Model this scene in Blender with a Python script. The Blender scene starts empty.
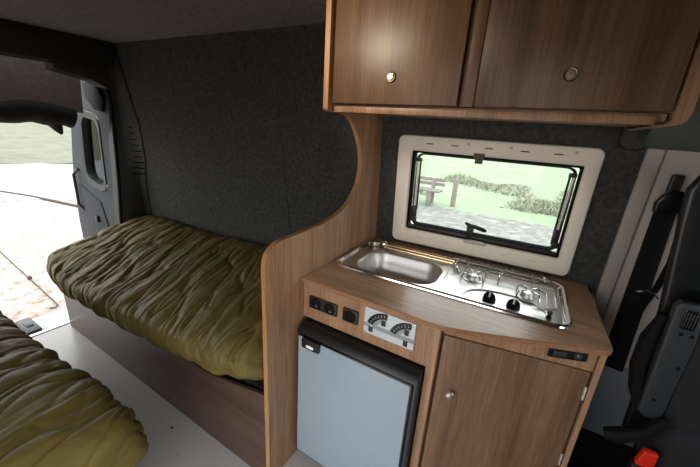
import bpy, bmesh, math, random
from mathutils import Vector, Matrix, noise
random.seed(4)
PI = math.pi
COL = bpy.context.scene.collection
SC = bpy.context.scene

# ------------------------------------------------------------------ materials
def lin(c):
    return tuple(((x/255)/12.92 if x/255 <= .04045 else ((x/255+.055)/1.055)**2.4) for x in c)

def new_mat(name):
    m = bpy.data.materials.new(name); m.use_nodes = True
    nt = m.node_tree; b = nt.nodes['Principled BSDF']
    return m, nt, b

def plain(name, rgb, rough=.5, metal=0., spec=.5, bump=0, bscale=200, var=.06, coat=0):
    m, nt, b = new_mat(name)
    tc = nt.nodes.new('ShaderNodeTexCoord')
    n = nt.nodes.new('ShaderNodeTexNoise'); n.inputs['Scale'].default_value = bscale; n.inputs['Detail'].default_value = 3
    nt.links.new(tc.outputs['Object'], n.inputs['Vector'])
    r = nt.nodes.new('ShaderNodeValToRGB')
    c = lin(rgb)
    r.color_ramp.elements[0].position = .3; r.color_ramp.elements[1].position = .7
    r.color_ramp.elements[0].color = tuple(x*(1-var) for x in c)+(1,)
    r.color_ramp.elements[1].color = tuple(min(1, x*(1+var)) for x in c)+(1,)
    nt.links.new(n.outputs['Fac'], r.inputs['Fac']); nt.links.new(r.outputs['Color'], b.inputs['Base Color'])
    b.inputs['Roughness'].default_value = rough; b.inputs['Metallic'].default_value = metal
    b.inputs['Specular IOR Level'].default_value = spec
    b.inputs['Coat Weight'].default_value = coat
    if bump:
        bp = nt.nodes.new('ShaderNodeBump'); bp.inputs['Strength'].default_value = bump; bp.inputs['Distance'].default_value = .002
        nt.links.new(n.outputs['Fac'], bp.inputs['Height']); nt.links.new(bp.outputs['Normal'], b.inputs['Normal'])
    return m

def wood(name, axis, light, mid, dark, rough=.42, seed=0.):
    m, nt, b = new_mat(name)
    tc = nt.nodes.new('ShaderNodeTexCoord'); mp = nt.nodes.new('ShaderNodeMapping')
    s = [1, 1, 1]; s[axis] = .045
    mp.inputs['Scale'].default_value = s; mp.inputs['Location'].default_value = (seed, seed*1.7, seed*.6)
    nt.links.new(tc.outputs['Object'], mp.inputs['Vector'])
    def nz(scale, detail, rough_=.6, dist=0):
        n = nt.nodes.new('ShaderNodeTexNoise'); n.inputs['Scale'].default_value = scale
        n.inputs['Detail'].default_value = detail; n.inputs['Roughness'].default_value = rough_
        n.inputs['Distortion'].default_value = dist
        nt.links.new(mp.outputs['Vector'], n.inputs['Vector']); return n
    a = nz(16, 4, .6, .6); f = nz(170, 5, .7, .1)
    r1 = nt.nodes.new('ShaderNodeValToRGB')
    e = r1.color_ramp.elements
    e[0].position = .28; e[0].color = lin(dark)+(1,); e[1].position = .72; e[1].color = lin(light)+(1,)
    x = e.new(.48); x.color = lin(mid)+(1,)
    nt.links.new(a.outputs['Fac'], r1.inputs['Fac'])
    r2 = nt.nodes.new('ShaderNodeValToRGB')
    r2.color_ramp.elements[0].position = .32; r2.color_ramp.elements[0].color = (.55, .5, .47, 1)
    r2.color_ramp.elements[1].position = .62; r2.color_ramp.elements[1].color = (1.08, 1.06, 1.05, 1)
    nt.links.new(f.outputs['Fac'], r2.inputs['Fac'])
    mx = nt.nodes.new('ShaderNodeMix'); mx.data_type = 'RGBA'; mx.blend_type = 'MULTIPLY'; mx.inputs['Factor'].default_value = .75
    nt.links.new(r1.outputs['Color'], mx.inputs['A']); nt.links.new(r2.outputs['Color'], mx.inputs['B'])
    nt.links.new(mx.outputs['Result'], b.inputs['Base Color'])
    b.inputs['Roughness'].default_value = rough; b.inputs['Specular IOR Level'].default_value = .45
    bp = nt.nodes.new('ShaderNodeBump'); bp.inputs['Strength'].default_value = .12; bp.inputs['Distance'].default_value = .001
    nt.links.new(f.outputs['Fac'], bp.inputs['Height']); nt.links.new(bp.outputs['Normal'], b.inputs['Normal'])
    return m

def carpet_mat(name, a, c):
    m, nt, b = new_mat(name)
    tc = nt.nodes.new('ShaderNodeTexCoord')
    n1 = nt.nodes.new('ShaderNodeTexNoise'); n1.inputs['Scale'].default_value = 190; n1.inputs['Detail'].default_value = 6; n1.inputs['Roughness'].default_value = .8
    n2 = nt.nodes.new('ShaderNodeTexNoise'); n2.inputs['Scale'].default_value = 55; n2.inputs['Detail'].default_value = 5
    for n in (n1, n2): nt.links.new(tc.outputs['Object'], n.inputs['Vector'])
    ad = nt.nodes.new('ShaderNodeMath'); ad.operation = 'ADD'
    nt.links.new(n1.outputs['Fac'], ad.inputs[0]); nt.links.new(n2.outputs['Fac'], ad.inputs[1])
    hf = nt.nodes.new('ShaderNodeMath'); hf.operation = 'MULTIPLY'; hf.inputs[1].default_value = .5
    nt.links.new(ad.outputs[0], hf.inputs[0])
    r = nt.nodes.new('ShaderNodeValToRGB'); r.color_ramp.elements[0].position = .36; r.color_ramp.elements[1].position = .64
    r.color_ramp.elements[0].color = lin(a)+(1,); r.color_ramp.elements[1].color = lin(c)+(1,)
    nt.links.new(hf.outputs[0], r.inputs['Fac']); nt.links.new(r.outputs['Color'], b.inputs['Base Color'])
    b.inputs['Roughness'].default_value = .95; b.inputs['Specular IOR Level'].default_value = .1
    bp = nt.nodes.new('ShaderNodeBump'); bp.inputs['Strength'].default_value = .6; bp.inputs['Distance'].default_value = .004
    nt.links.new(hf.outputs[0], bp.inputs['Height']); nt.links.new(bp.outputs['Normal'], b.inputs['Normal'])
    return m

def ramp_noise_mat(name, cols, scale, rough=.9, stretch=(1, 1, 1), bump=.3, detail=6):
    m, nt, b = new_mat(name)
    tc = nt.nodes.new('ShaderNodeTexCoord'); mp = nt.nodes.new('ShaderNodeMapping'); mp.inputs['Scale'].default_value = stretch
    nt.links.new(tc.outputs['Object'], mp.inputs['Vector'])
    n = nt.nodes.new('ShaderNodeTexNoise'); n.inputs['Scale'].default_value = scale; n.inputs['Detail'].default_value = detail; n.inputs['Roughness'].default_value = .7
    nt.links.new(mp.outputs['Vector'], n.inputs['Vector'])
    r = nt.nodes.new('ShaderNodeValToRGB'); e = r.color_ramp.elements
    e[0].position = .32; e[1].position = .68; e[0].color = lin(cols[0])+(1,); e[1].color = lin(cols[-1])+(1,)
    if len(cols) == 3:
        x = e.new(.5); x.color = lin(cols[1])+(1,)
    nt.links.new(n.outputs['Fac'], r.inputs['Fac']); nt.links.new(r.outputs['Color'], b.inputs['Base Color'])
    b.inputs['Roughness'].default_value = rough; b.inputs['Specular IOR Level'].default_value = .2
    if bump:
        bp = nt.nodes.new('ShaderNodeBump'); bp.inputs['Strength'].default_value = bump; bp.inputs['Distance'].default_value = .01
        nt.links.new(n.outputs['Fac'], bp.inputs['Height']); nt.links.new(bp.outputs['Normal'], b.inputs['Normal'])
    return m

def glass_mat(name, tint=(.96, .98, .97), refl=.06):
    m = bpy.data.materials.new(name); m.use_nodes = True; nt = m.node_tree; nt.nodes.clear()
    o = nt.nodes.new('ShaderNodeOutputMaterial'); t = nt.nodes.new('ShaderNodeBsdfTransparent'); g = nt.nodes.new('ShaderNodeBsdfGlossy')
    t.inputs['Color'].default_value = tint+(1,); g.inputs['Roughness'].default_value = .02
    fr = nt.nodes.new('ShaderNodeFresnel'); fr.inputs['IOR'].default_value = 1.45
    mx = nt.nodes.new('ShaderNodeMixShader')
    nt.links.new(fr.outputs[0], mx.inputs[0]); nt.links.new(t.outputs[0], mx.inputs[1]); nt.links.new(g.outputs[0], mx.inputs[2])
    nt.links.new(mx.outputs[0], o.inputs[0]); return m

def nylon_mat(name, base, hi):
    m, nt, b = new_mat(name)
    tc = nt.nodes.new('ShaderNodeTexCoord')
    n = nt.nodes.new('ShaderNodeTexNoise'); n.inputs['Scale'].default_value = 5; n.inputs['Detail'].default_value = 5
    nt.links.new(tc.outputs['Object'], n.inputs['Vector'])
    r = nt.nodes.new('ShaderNodeValToRGB'); r.color_ramp.elements[0].position = .35; r.color_ramp.elements[1].position = .65
    r.color_ramp.elements[0].color = lin(base)+(1,); r.color_ramp.elements[1].color = lin(hi)+(1,)
    nt.links.new(n.outputs['Fac'], r.inputs['Fac']); nt.links.new(r.outputs['Color'], b.inputs['Base Color'])
    b.inputs['Roughness'].default_value = .55; b.inputs['Specular IOR Level'].default_value = .25
    n2 = nt.nodes.new('ShaderNodeTexNoise'); n2.inputs['Scale'].default_value = 34; n2.inputs['Detail'].default_value = 6; n2.inputs['Distortion'].default_value = .6
    mp = nt.nodes.new('ShaderNodeMapping'); mp.inputs['Scale'].default_value = (1, .28, .5); mp.inputs['Rotation'].default_value = (0, 0, .25)
    nt.links.new(tc.outputs['Object'], mp.inputs['Vector']); nt.links.new(mp.outputs['Vector'], n2.inputs['Vector'])
    bp = nt.nodes.new('ShaderNodeBump'); bp.inputs['Strength'].default_value = .4; bp.inputs['Distance'].default_value = .010
    nt.links.new(n2.outputs['Fac'], bp.inputs['Height']); nt.links.new(bp.outputs['Normal'], b.inputs['Normal'])
    return m

M = {}
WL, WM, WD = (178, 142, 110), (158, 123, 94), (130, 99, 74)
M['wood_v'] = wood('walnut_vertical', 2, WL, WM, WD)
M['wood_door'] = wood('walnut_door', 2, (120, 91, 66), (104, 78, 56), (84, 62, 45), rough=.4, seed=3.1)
M['wood_base'] = wood('walnut_base_door', 2, (136, 107, 82), (120, 93, 71), (100, 77, 58), seed=7.7)
M['wood_h'] = wood('walnut_counter', 0, (192, 155, 124), (176, 139, 110), (150, 117, 91), rough=.27, seed=1.3)
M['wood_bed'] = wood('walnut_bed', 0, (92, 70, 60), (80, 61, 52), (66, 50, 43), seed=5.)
M['edge'] = wood('walnut_edging', 2, (186, 140, 92), (172, 128, 84), (154, 112, 72), rough=.4, seed=2.)
M['edge_top'] = wood('walnut_top_edging', 0, (166, 126, 94), (150, 112, 84), (128, 94, 70), rough=.35, seed=4.)
M['carpet'] = carpet_mat('grey_carpet', (50, 51, 50), (80, 80, 78))
M['carpet_rear'] = carpet_mat('grey_carpet_rear', (46, 46, 44), (72, 71, 67))
M['ceiling'] = carpet_mat('grey_carpet_ceiling', (98, 95, 91), (130, 126, 121))
M['vinyl'] = plain('light_grey_vinyl', (166, 162, 158), rough=.28, var=.05, bscale=60)
M['black'] = plain('black_plastic', (18, 18, 19), rough=.45)
M['black_soft'] = plain('black_rubber', (11, 11, 12), rough=.75, spec=.2)
M['black_gloss'] = plain('black_gloss', (18, 19, 21), rough=.2)
M['webbing'] = plain('black_webbing', (8, 8, 9), rough=.85, spec=.15, bump=.4, bscale=500)
M['chrome'] = plain('chrome', (225, 225, 222), rough=.12, metal=1., var=.01)
M['steel'] = plain('brushed_steel', (222, 221, 218), rough=.36, metal=1., var=.03, bscale=90)
M['steel_satin'] = plain('satin_steel', (222, 220, 216), rough=.42, metal=1., var=.03, bscale=90)
M['tap'] = plain('bronze_grey_metal', (150, 138, 122), rough=.35, metal=1., var=.04)
M['brass'] = plain('warm_chrome', (216, 190, 150), rough=.2, metal=1., var=.02)
M['cream'] = plain('cream_plastic', (238, 229, 214), rough=.4, var=.02)
M['slot_light'] = plain('slot_beige', (186, 178, 166), rough=.5)
M['slot'] = plain('slot_dark', (84, 76, 68), rough=.6)
M['fridge'] = plain('silver_blue_laminate', (146, 160, 172), rough=.38, var=.02, bscale=20)
M['white'] = plain('white_plastic', (235, 235, 232), rough=.4, var=.02)
M['gauge'] = plain('silver_plate', (196, 202, 206), rough=.4, var=.03)
M['gauge_grey'] = plain('gauge_grey', (142, 148, 150), rough=.45)
M['gauge_tick'] = plain('gauge_tick', (214, 218, 218), rough=.5)
M['led'] = plain('dark_display', (22, 24, 20), rough=.15)
M['nylon'] = nylon_mat('olive_nylon', (93, 80, 37), (108, 94, 49))
M['nylon_dark'] = nylon_mat('olive_nylon_lining', (58, 58, 40), (76, 75, 54))
M['pillar'] = plain('grey_pillar_trim', (166, 158, 150), rough=.6, bump=.2, bscale=400, var=.03)
M['lower_trim'] = plain('blue_grey_trim', (104, 110, 116), rough=.6, bump=.2, bscale=300, var=.03)
M['headliner'] = plain('green_grey_headliner', (80, 88, 85), rough=.7, bump=.2, bscale=400, var=.04)
M['dark_trim'] = plain('dark_trim', (34, 34, 34), rough=.6, bump=.2, bscale=300)
M['seat_plastic'] = plain('seat_grey_plastic', (46, 50, 54), rough=.5, bump=.2, bscale=500)
M['seat_fabric'] = plain('seat_fabric', (29, 31, 34), rough=.9, bump=.5, bscale=300)
M['seat_leather'] = plain('seat_dark_vinyl', (13, 17, 19), rough=.35)
M['red'] = plain('red_plastic', (214, 44, 28), rough=.35)
M['van_metal'] = plain('grey_van_paint', (58, 62, 65), rough=.65, spec=.15, var=.03)
M['van_fabric'] = plain('grey_door_lining', (66, 67, 70), rough=.9, spec=.1, bump=.3, bscale=60)
M['blind'] = plain('dark_blind_fabric', (104, 95, 88), rough=.85, bump=.4, bscale=40, var=.15)
M['blind_roll'] = plain('black_blind_fabric', (34, 31, 30), rough=.85, bump=.4, bscale=40, var=.15)
M['gravel'] = ramp_noise_mat('pale_gravel', [(116, 100, 89), (162, 149, 139), (200, 191, 183)], 9, bump=.5, detail=9)
M['road'] = ramp_noise_mat('pale_road', [(150, 155, 160), (166, 170, 174)], 3)
M['lawn'] = ramp_noise_mat('lawn_green', [(120, 138, 108), (127, 143, 114), (134, 147, 121)], .5, bump=0)  # green lightened so the colour carries the hazy lens veil
M['verge'] = ramp_noise_mat('verge_green', [(102, 98, 87), (108, 111, 94), (122, 117, 106)], 1.2, bump=.5)
M['rough_grass'] = ramp_noise_mat('rough_grass', [(138, 129, 119), (136, 146, 122), (152, 144, 135)], 2.2, bump=0)  # tones paled, lens veil included in the colour
M['path'] = ramp_noise_mat('grey_path', [(96, 98, 92), (118, 120, 112), (150, 150, 146)], 5, bump=.5, detail=9)
M['timber'] = ramp_noise_mat('weathered_timber', [(112, 107, 103), (128, 123, 118)], 6, stretch=(1, 1, .2))  # timber grey, also lightened to stand for lens veil
M['bumper'] = plain('pale_bumper', (196, 202, 206), rough=.35)
M['cord'] = plain('dark_cord', (64, 52, 46), rough=.8)
M['leaf'] = plain('dry_leaf', (96, 56, 30), rough=.8, var=.3)
M['glass'] = glass_mat('clear_acrylic')
M['glass_dark'] = glass_mat('tinted_glass', (.55, .6, .62))

# ------------------------------------------------------------------ mesh helpers (all given in world space)
def box(bm, lo, hi, bev=0, seg=2, mat=None):
    lo, hi = Vector(lo), Vector(hi)
    t = bmesh.new(); bmesh.ops.create_cube(t, size=1)
    for v in t.verts: v.co = Vector([(lo[i]+hi[i])/2 + v.co[i]*(hi[i]-lo[i]) for i in range(3)])
    if bev: bmesh.ops.bevel(t, geom=list(t.edges), offset=bev, segments=seg, profile=.5, affect='EDGES')
    merge(bm, t, mat)

def merge(bm, t, mat=None):
    if mat is not None: bmesh.ops.transform(t, matrix=mat, verts=list(t.verts))
    bmesh.ops.recalc_face_normals(t, faces=list(t.faces))
    me = bpy.data.meshes.new('tmp'); t.to_mesh(me); t.free(); bm.from_mesh(me); bpy.data.meshes.remove(me)

def hexa(bm, bottom, top, bev=0, seg=2):
    t = bmesh.new()
    a = [t.verts.new(p) for p in bottom]; b = [t.verts.new(p) for p in top]; n = len(a)
    t.faces.new(a[::-1]); t.faces.new(b)
    for i in range(n): t.faces.new((a[i], a[(i+1) % n], b[(i+1) % n], b[i]))
    bmesh.ops.recalc_face_normals(t, faces=list(t.faces))
    if bev: bmesh.ops.bevel(t, geom=list(t.edges), offset=bev, segments=seg, profile=.5, affect='EDGES')
    merge(bm, t)

def extrude(bm, pts, vec, bev=0, seg=2, cap=True):
    """outline of 3-D points swept along vec"""
    t = bmesh.new(); vec = Vector(vec)
    a = [t.verts.new(p) for p in pts]; b = [t.verts.new(Vector(p)+vec) for p in pts]; n = len(a)
    caps = []
    if cap: caps = [t.faces.new(a[::-1]), t.faces.new(b)]
    for i in range(n): t.faces.new((a[i], a[(i+1) % n], b[(i+1) % n], b[i]))
    bmesh.ops.recalc_face_normals(t, faces=list(t.faces))
    if bev:
        ed = [e for e in t.edges if len(e.link_faces) == 2 and any(f in caps for f in e.link_faces)]
        bmesh.ops.bevel(t, geom=ed, offset=bev, segments=seg, profile=.5, affect='EDGES')
    merge(bm, t)

def tube(bm, path, r, n=10, closed=False, cap=True):
    P = [Vector(p) for p in path]; k = len(P); t = bmesh.new(); rings = []
    up = None
    for i in range(k):
        a = P[i-1] if (i or closed) else P[i]; b = P[(i+1) % k] if (i < k-1 or closed) else P[i]
        d = (b-a).normalized()
        if up is None: up = Vector((0, 0, 1)) if abs(d.z) < .9 else Vector((1, 0, 0))
        s = d.cross(up)
        if s.length < 1e-4: s = d.orthogonal()
        s.normalize(); u = s.cross(d).normalized(); up = u
        rr = r[i] if isinstance(r, (list, tuple)) else r
        rings.append([t.verts.new(P[i]+s*math.cos(2*PI*j/n)*rr+u*math.sin(2*PI*j/n)*rr) for j in range(n)])
    for i in range(k if closed else k-1):
        A, B = rings[i], rings[(i+1) % k]
        for j in range(n): t.faces.new((A[j], A[(j+1) % n], B[(j+1) % n], B[j]))
    if cap and not closed: t.faces.new(rings[0][::-1]); t.faces.new(rings[-1])
    merge(bm, t)

def lathe(bm, prof, org, axis=(0, 0, 1), n=24):
    """prof: list of (radius, height along axis)"""
    ax = Vector(axis).normalized(); s = ax.orthogonal().normalized(); u = ax.cross(s); o = Vector(org)
    t = bmesh.new(); rings = []
    for r, h in prof:
        if r < 1e-6: rings.append([t.verts.new(o+ax*h)])
        else: rings.append([t.verts.new(o+ax*h+s*math.cos(2*PI*j/n)*r+u*math.sin(2*PI*j/n)*r) for j in range(n)])
    for A, B in zip(rings, rings[1:]):
        if len(A) == 1 and len(B) == 1: continue
        for j in range(n):
            q = (j+1) % n
            if len(A) == 1: t.faces.new((A[0], B[q], B[j]))
            elif len(B) == 1: t.faces.new((A[j], A[q], B[0]))
            else: t.faces.new((A[j], A[q], B[q], B[j]))
    if len(rings[0]) > 1: t.faces.new(rings[0][::-1])
    if len(rings[-1]) > 1: t.faces.new(rings[-1])
    merge(bm, t)

def rrect(u0, u1, v0, v1, r, n=5):
    out = []
    for cx, cy, a0 in ((u1-r, v1-r, 0), (u0+r, v1-r, 90), (u0+r, v0+r, 180), (u1-r, v0+r, 270)):
        for i in range(n+1):
            a = math.radians(a0+90*i/n); out.append((cx+r*math.cos(a), cy+r*math.sin(a)))
    return out

def strip_loops(bm, loops, cap_first=False, cap_last=False):
    """closed loops of equal length joined in sequence"""
    t = bmesh.new(); R = [[t.verts.new(p) for p in L] for L in loops]; n = len(R[0])
    for A, B in zip(R, R[1:]):
        for j in range(n): t.faces.new((A[j], A[(j+1) % n], B[(j+1) % n], B[j]))
    if cap_first: t.faces.new(R[0][::-1])
    if cap_last: t.faces.new(R[-1])
    merge(bm, t)

def sheet(bm, fn, nu, nv):
    g = [[bm.verts.new(fn(i/nu, j/nv)) for j in range(nv+1)] for i in range(nu+1)]
    for i in range(nu):
        for j in range(nv): bm.faces.new((g[i][j], g[i+1][j], g[i+1][j+1], g[i][j+1]))

ROOTLOC = {}
def base_of(o):
    while o.parent: o = o.parent
    return ROOTLOC.get(o.name, Vector((0, 0, 0)))

def obj(name, bm, mat, parent=None, smooth=35, label=None, loc=None):
    me = bpy.data.meshes.new(name)
    org = base_of(parent) if parent else Vector(loc) if loc is not None else Vector((0, 0, 0))
    bmesh.ops.translate(bm, verts=list(bm.verts), vec=-org)
    if smooth:
        for f in bm.faces: f.smooth = True
        for e in bm.edges:
            if len(e.link_faces) == 2 and e.calc_face_angle(0) > math.radians(smooth): e.smooth = False
    bm.to_mesh(me); bm.free(); me.materials.append(mat)
    o = bpy.data.objects.new(name, me); COL.objects.link(o)
    if parent: o.parent = parent
    else:
        o.location = org; ROOTLOC[o.name] = org
    if label: o['label'] = label
    return o

def thing(name, label, cat, loc, group=None):
    o = bpy.data.objects.new(name, None); COL.objects.link(o); o.location = loc; o.empty_display_size = .1
    o['label'] = label; o['category'] = cat
    if group: o['group'] = group
    ROOTLOC[o.name] = Vector(loc); return o

def tag(o, label, cat, group=None, kind=None):
    o['label'] = label; o['category'] = cat
    if group: o['group'] = group
    if kind: o['kind'] = kind
    return o

def struct(name, bm, mat, label=None, cat=None, loc=(0, 0, 0), smooth=35):
    o = obj(name, bm, mat, None, smooth, loc=loc); o['kind'] = 'structure'
    if label: o['label'] = label
    if cat: o['category'] = cat
    return o

def B(): return bmesh.new()

# ------------------------------------------------------------------ geometry frame of the van
# X towards the cab, Y into the kitchen wall, Z up, floor at 0
def WY(x, z): return .6497 + .0472*x - .0797*(z-.9)          # inner face of the kitchen side wall
def wp(x, z, o=0): return Vector((x, WY(x, z)-o, z))

XR = -2.16      # rear end of the living space
XF = 2.25       # front of the cab
ZC = 1.934      # ceiling
YL = -1.12      # sliding-door side

# --- kitchen wall (carpeted) with the window opening
WX0, WX1, WZ0, WZ1 = .150, .868, .985, 1.393
b = B()
xs = [XR-.05, -1.6, -.9, -.3, WX0, .5, WX1, 1.016]; zs = [0, .5, WZ0, 1.2, WZ1, 1.65, ZC+.01]
for i in range(len(xs)-1):
    for j in range(len(zs)-1):
        if WX0-.001 <= xs[i] < WX1-.001 and WZ0-.001 <= zs[j] < WZ1-.001: continue
        q = [(xs[i], zs[j]), (xs[i+1], zs[j]), (xs[i+1], zs[j+1]), (xs[i], zs[j+1])]
        b.faces.new([b.verts.new(wp(*p)) for p in q])
bmesh.ops.remove_doubles(b, verts=list(b.verts), dist=1e-4)
ret = bmesh.ops.extrude_face_region(b, geom=list(b.faces))
bmesh.ops.translate(b, verts=[v for v in ret['geom'] if isinstance(v, bmesh.types.BMVert)], vec=(0, .045, 0))
bmesh.ops.recalc_face_normals(b, faces=list(b.faces))
wall = struct('wall_back', b, M['carpet'], 'dark grey carpet-lined side wall behind bed and kitchen', 'wall', smooth=0)

# seams of the carpet lining
b = B()
tube(b, [wp(x, 1.555, .001) for x in (-2.05, -1.5, -1., -.5, -.1)], .0016, 6)
struct('trim_1', b, M['carpet_rear'])
b = B()
tube(b, [wp(-.62+.02*math.sin(z*3), z, .001) for z in (.72, .9, 1.1, 1.3, 1.5, 1.555)], .0016, 6)
struct('trim_2', b, M['carpet_rear'])

# ceiling, floor
b = B(); box(b, (XR-.05, YL, ZC), (1.05, .64, ZC+.05)); struct('ceiling', b, M['ceiling'], 'dark grey carpet-lined van ceiling', 'ceiling', smooth=0)
b = B(); box(b, (-1.985, YL, -.04), (1.06, .70, 0)); struct('floor', b, M['vinyl'], 'light grey vinyl floor between the two beds', 'floor', smooth=0)
b = B(); box(b, (1.06, YL, -.04), (XF, .80, .15), .01); struct('floor_cab', b, M['black_soft'], 'raised black cab floor beside the kitchen', 'floor', smooth=0)
# sliding-door side wall with the door opening (behind the camera), narrowed to cut light
b = B()
box(b, (XR-.05, YL-.05, -.04), (-.2, YL, ZC+.05)); box(b, (-.2, YL-.05, 1.62), (.85, YL, ZC+.05)); box(b, (.85, YL-.05, -.04), (1.45, YL, ZC+.05))
box(b, (1.45, YL-.05, -.04), (XF, YL, ZC+.05))  # unseen cab side window closed off to keep light from the right
struct('wall_near', b, M['carpet_rear'], 'carpet-lined wall on the sliding door side', 'wall', smooth=0)
# cab end
b = B()
box(b, (XF, YL-.05, -.04), (XF+.05, .9, 1.05)); box(b, (XF, YL-.05, 1.55), (XF+.05, .9, ZC+.05))
struct('wall_front', b, M['dark_trim'], 'cab end below and above the windscreen', 'wall', smooth=0)
b = B(); box(b, (1.05, YL, ZC), (XF, .9, ZC+.05)); struct('ceiling_cab', b, M['headliner'], 'cab headlining', 'ceiling', smooth=0)

# --- cab side wall: B-pillar trim and lower trim
b = B()
def wall_piece(b, x0, x1, z0, z1, th, o=0, bev=.006):
    hexa(b, [wp(x0, z0, o), wp(x1, z0, o), wp(x1, z0, o-th), wp(x0, z0, o-th)], [wp(x0, z1, o), wp(x1, z1, o), wp(x1, z1, o-th), wp(x0, z1, o-th)], bev)
wall_piece(b, 1.016, 1.066, .56, 1.50, .05, .012, .008)
wall_piece(b, 1.069, 1.36, .56, 1.50, .05, .014, .008)
struct('wall_cab', b, M['pillar'], 'pale grey plastic door-pillar trim beside the kitchen', 'pillar')
b = B(); wall_piece(b, 1.00, XF, -.04, .57, .05, .0); struct('wall_cab_lower', b, M['lower_trim'], 'blue-grey lower cab trim right of the kitchen', 'wall')
b = B(); wall_piece(b, 1.36, XF, .57, 1.0, .05, 0); wall_piece(b, 1.36, XF, 1.45, ZC, .05, 0); struct('wall_cab_door', b, M['dark_trim'], 'dark cab door trim beside the passenger seat', 'wall')
# moulded head panel above the pillar
b = B()
prof = [(WY(1.1, 1.92)+.02, ZC), (.46, ZC), (.50, 1.68), (.555, 1.53), (.60, 1.475), (.645, 1.462), (.69, 1.465)]
extrude(b, [(.995, y, z) for y, z in prof], (1.25, 0, 0), .008)
struct('trim_3', b, M['headliner'], 'grey-green moulded head panel above the door pillar', 'trim')
b = B()
wall_piece(b, .925, 1.01, 1.452, ZC, .05, .05, .03)
struct('trim_4', b, M['carpet'], 'carpeted roll beside the overhead cabinet', 'trim')

# --- rear frame: header beam, D-pillar trim, sill
b = B()
extrude(b, [(XR+.02, YL, ZC+.01), (XR-.08, YL, ZC+.01), (XR-.16, YL, 1.80), (XR-.06, YL, 1.745), (XR+.0, YL, 1.76), (XR+.04, YL, 1.86)], (0, 1.68, 0), .008)
extrude(b, [(XR+.0, .10, 1.80), (XR+.0, .56, 1.80), (XR+.0, .56, 1.52), (XR+.0, .45, 1.56), (XR+.0, .40, 1.62), (XR+.0, .3, 1.67), (XR+.0, .10, 1.71)], (-.16, 0, 0), .006)
struct('trim_5', b, M['dark_trim'], 'dark header beam over the rear door opening', 'trim')
b = B()
zz = [0, .3, .63, .9, 1.12, 1.4, 1.5, 1.66, 1.75, 1.83, ZC]
xo = [-2.13, -2.14, -2.13, -2.10, -2.04, -2.02, -2.05, -2.075, -2.09, -2.105, -2.13]
yi = [.34, .34, .35, .375, .39, .405, .41, .40, .37, .30, .2]
loops = []
for z, x, y in zip(zz, xo, yi):
    w = WY(x, z)
    loops.append([(x, w+.01, z), (x-.005, w-.012, z), (x-.05, w-.03, z), (XR-.01, y+.035, z), (XR-.03, y, z), (XR-.13, y, z), (XR-.16, w+.01, z)])
strip_loops(b, loops, True, True)
pil = struct('trim_6', b, M['dark_trim'], 'dark plastic pillar beside the rear door opening', 'pillar')
b = B()
for k in range(9):
    z = 1.0+k*.045
    tube(b, [(-2.052-.006*abs(k-4), WY(-2.06, z)-.016, z), (-2.09, WY(-2.09, z)-.036, z), (XR+.01, .47, z)], .0055, 6)
obj('vent_rib', b, M['black_soft'], pil)
b = B(); tube(b, [(XR-.02, y-.004, z) for y, z in zip(yi, zz)], .012, 8); obj('door_seal', b, M['black_soft'], pil)
b = B(); box(b, (-2.005, YL, -.045), (-1.98, .56, .006), .002)
struct('trim_7', b, M['steel_satin'], 'thin metal strip along the rear edge of the floor', 'trim')
b = B(); box(b, (-2.36, YL-.1, -.30), (-2.004, .62, -.055), .02, 3)
struct('trim_8', b, M['bumper'], 'pale rear bumper step below the door opening', 'trim')
b = B(); box(b, (-2.335, -.375, -.056), (-2.10, -.295, -.022), .006)
box(b, (-2.26, -.355, -.024), (-2.18, -.315, -.015), .003)
tag(obj('striker_plate', b, M['black'], loc=(-2.16, -.38, -.055)), 'dark latch striker plate on the pale rear step', 'latch plate')

# --- open rear door, swung outwards
D1 = thing('door_1', 'open grey rear van door with a framed window, swung outwards', 'door', (-2.2, .42, -.2)); D1['kind'] = 'structure'
def dy(p, y=.42): return (p[0], y, p[1])
dout = [(-2.20, 1.72), (-2.68, 1.70), (-2.79, 1.64), (-2.905, 1.42), (-3.02, 1.1), (-3.114, .82), (-3.162, .41), (-3.15, -.25), (-2.42, -.25), (-2.40, .55), (-2.31, 1.0), (-2.20, 1.5)]
win = [(-2.40, 1.36), (-2.45, 1.43), (-2.66, 1.455), (-2.72, 1.40), (-2.80, 1.0), (-2.80, .90), (-2.76, .855), (-2.56, .81), (-2.47, .83), (-2.44, .90)]
def resample(poly, n):
    P = [Vector(p) for p in poly]; L = [(P[(i+1) % len(P)]-P[i]).length for i in range(len(P))]; T = sum(L); out = []
    for k in range(n):
        d = T*k/n; i = 0
        while d > L[i]: d -= L[i]; i += 1
        out.append(P[i].lerp(P[(i+1) % len(P)], d/L[i]))
    return out
def shrink(poly, f):
    c = sum((Vector(p) for p in poly), Vector((0, 0)))/len(poly)
    return [c+(Vector(p)-c)*f for p in poly]
def by_angle(poly, c, n=72):
    """points where rays from c leave the polygon"""
    out = []
    for k in range(n):
        a = 2*PI*k/n; d = Vector((math.cos(a), math.sin(a))); best = None
        for i in range(len(poly)):
            p, q = Vector(poly[i]), Vector(poly[(i+1) % len(poly)]); e = q-p
            den = d.x*e.y-d.y*e.x
            if abs(den) < 1e-9: continue
            w = p-c; t = (w.x*e.y-w.y*e.x)/den; s = (w.x*d.y-w.y*d.x)/den
            if t > 0 and -1e-6 <= s <= 1+1e-6: best = t if best is None else max(best, t)
        out.append(c+d*best)
    return out
c = Vector((-2.6, 1.13))
A_, W_ = by_angle(dout, c), by_angle(win, c)
b = B()
strip_loops(b, [[dy(p, .42) for p in A_], [dy(p, .40) for p in shrink(A_, .985)], [dy(c+(p-c)*1.06, .395) for p in W_], [dy(c+(p-c)*1.0, .415) for p in W_], [dy(p, .46) for p in W_], [dy(p, .46) for p in A_], [dy(p, .42) for p in A_]])
obj('door_skin', b, M['van_metal'], D1)
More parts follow.
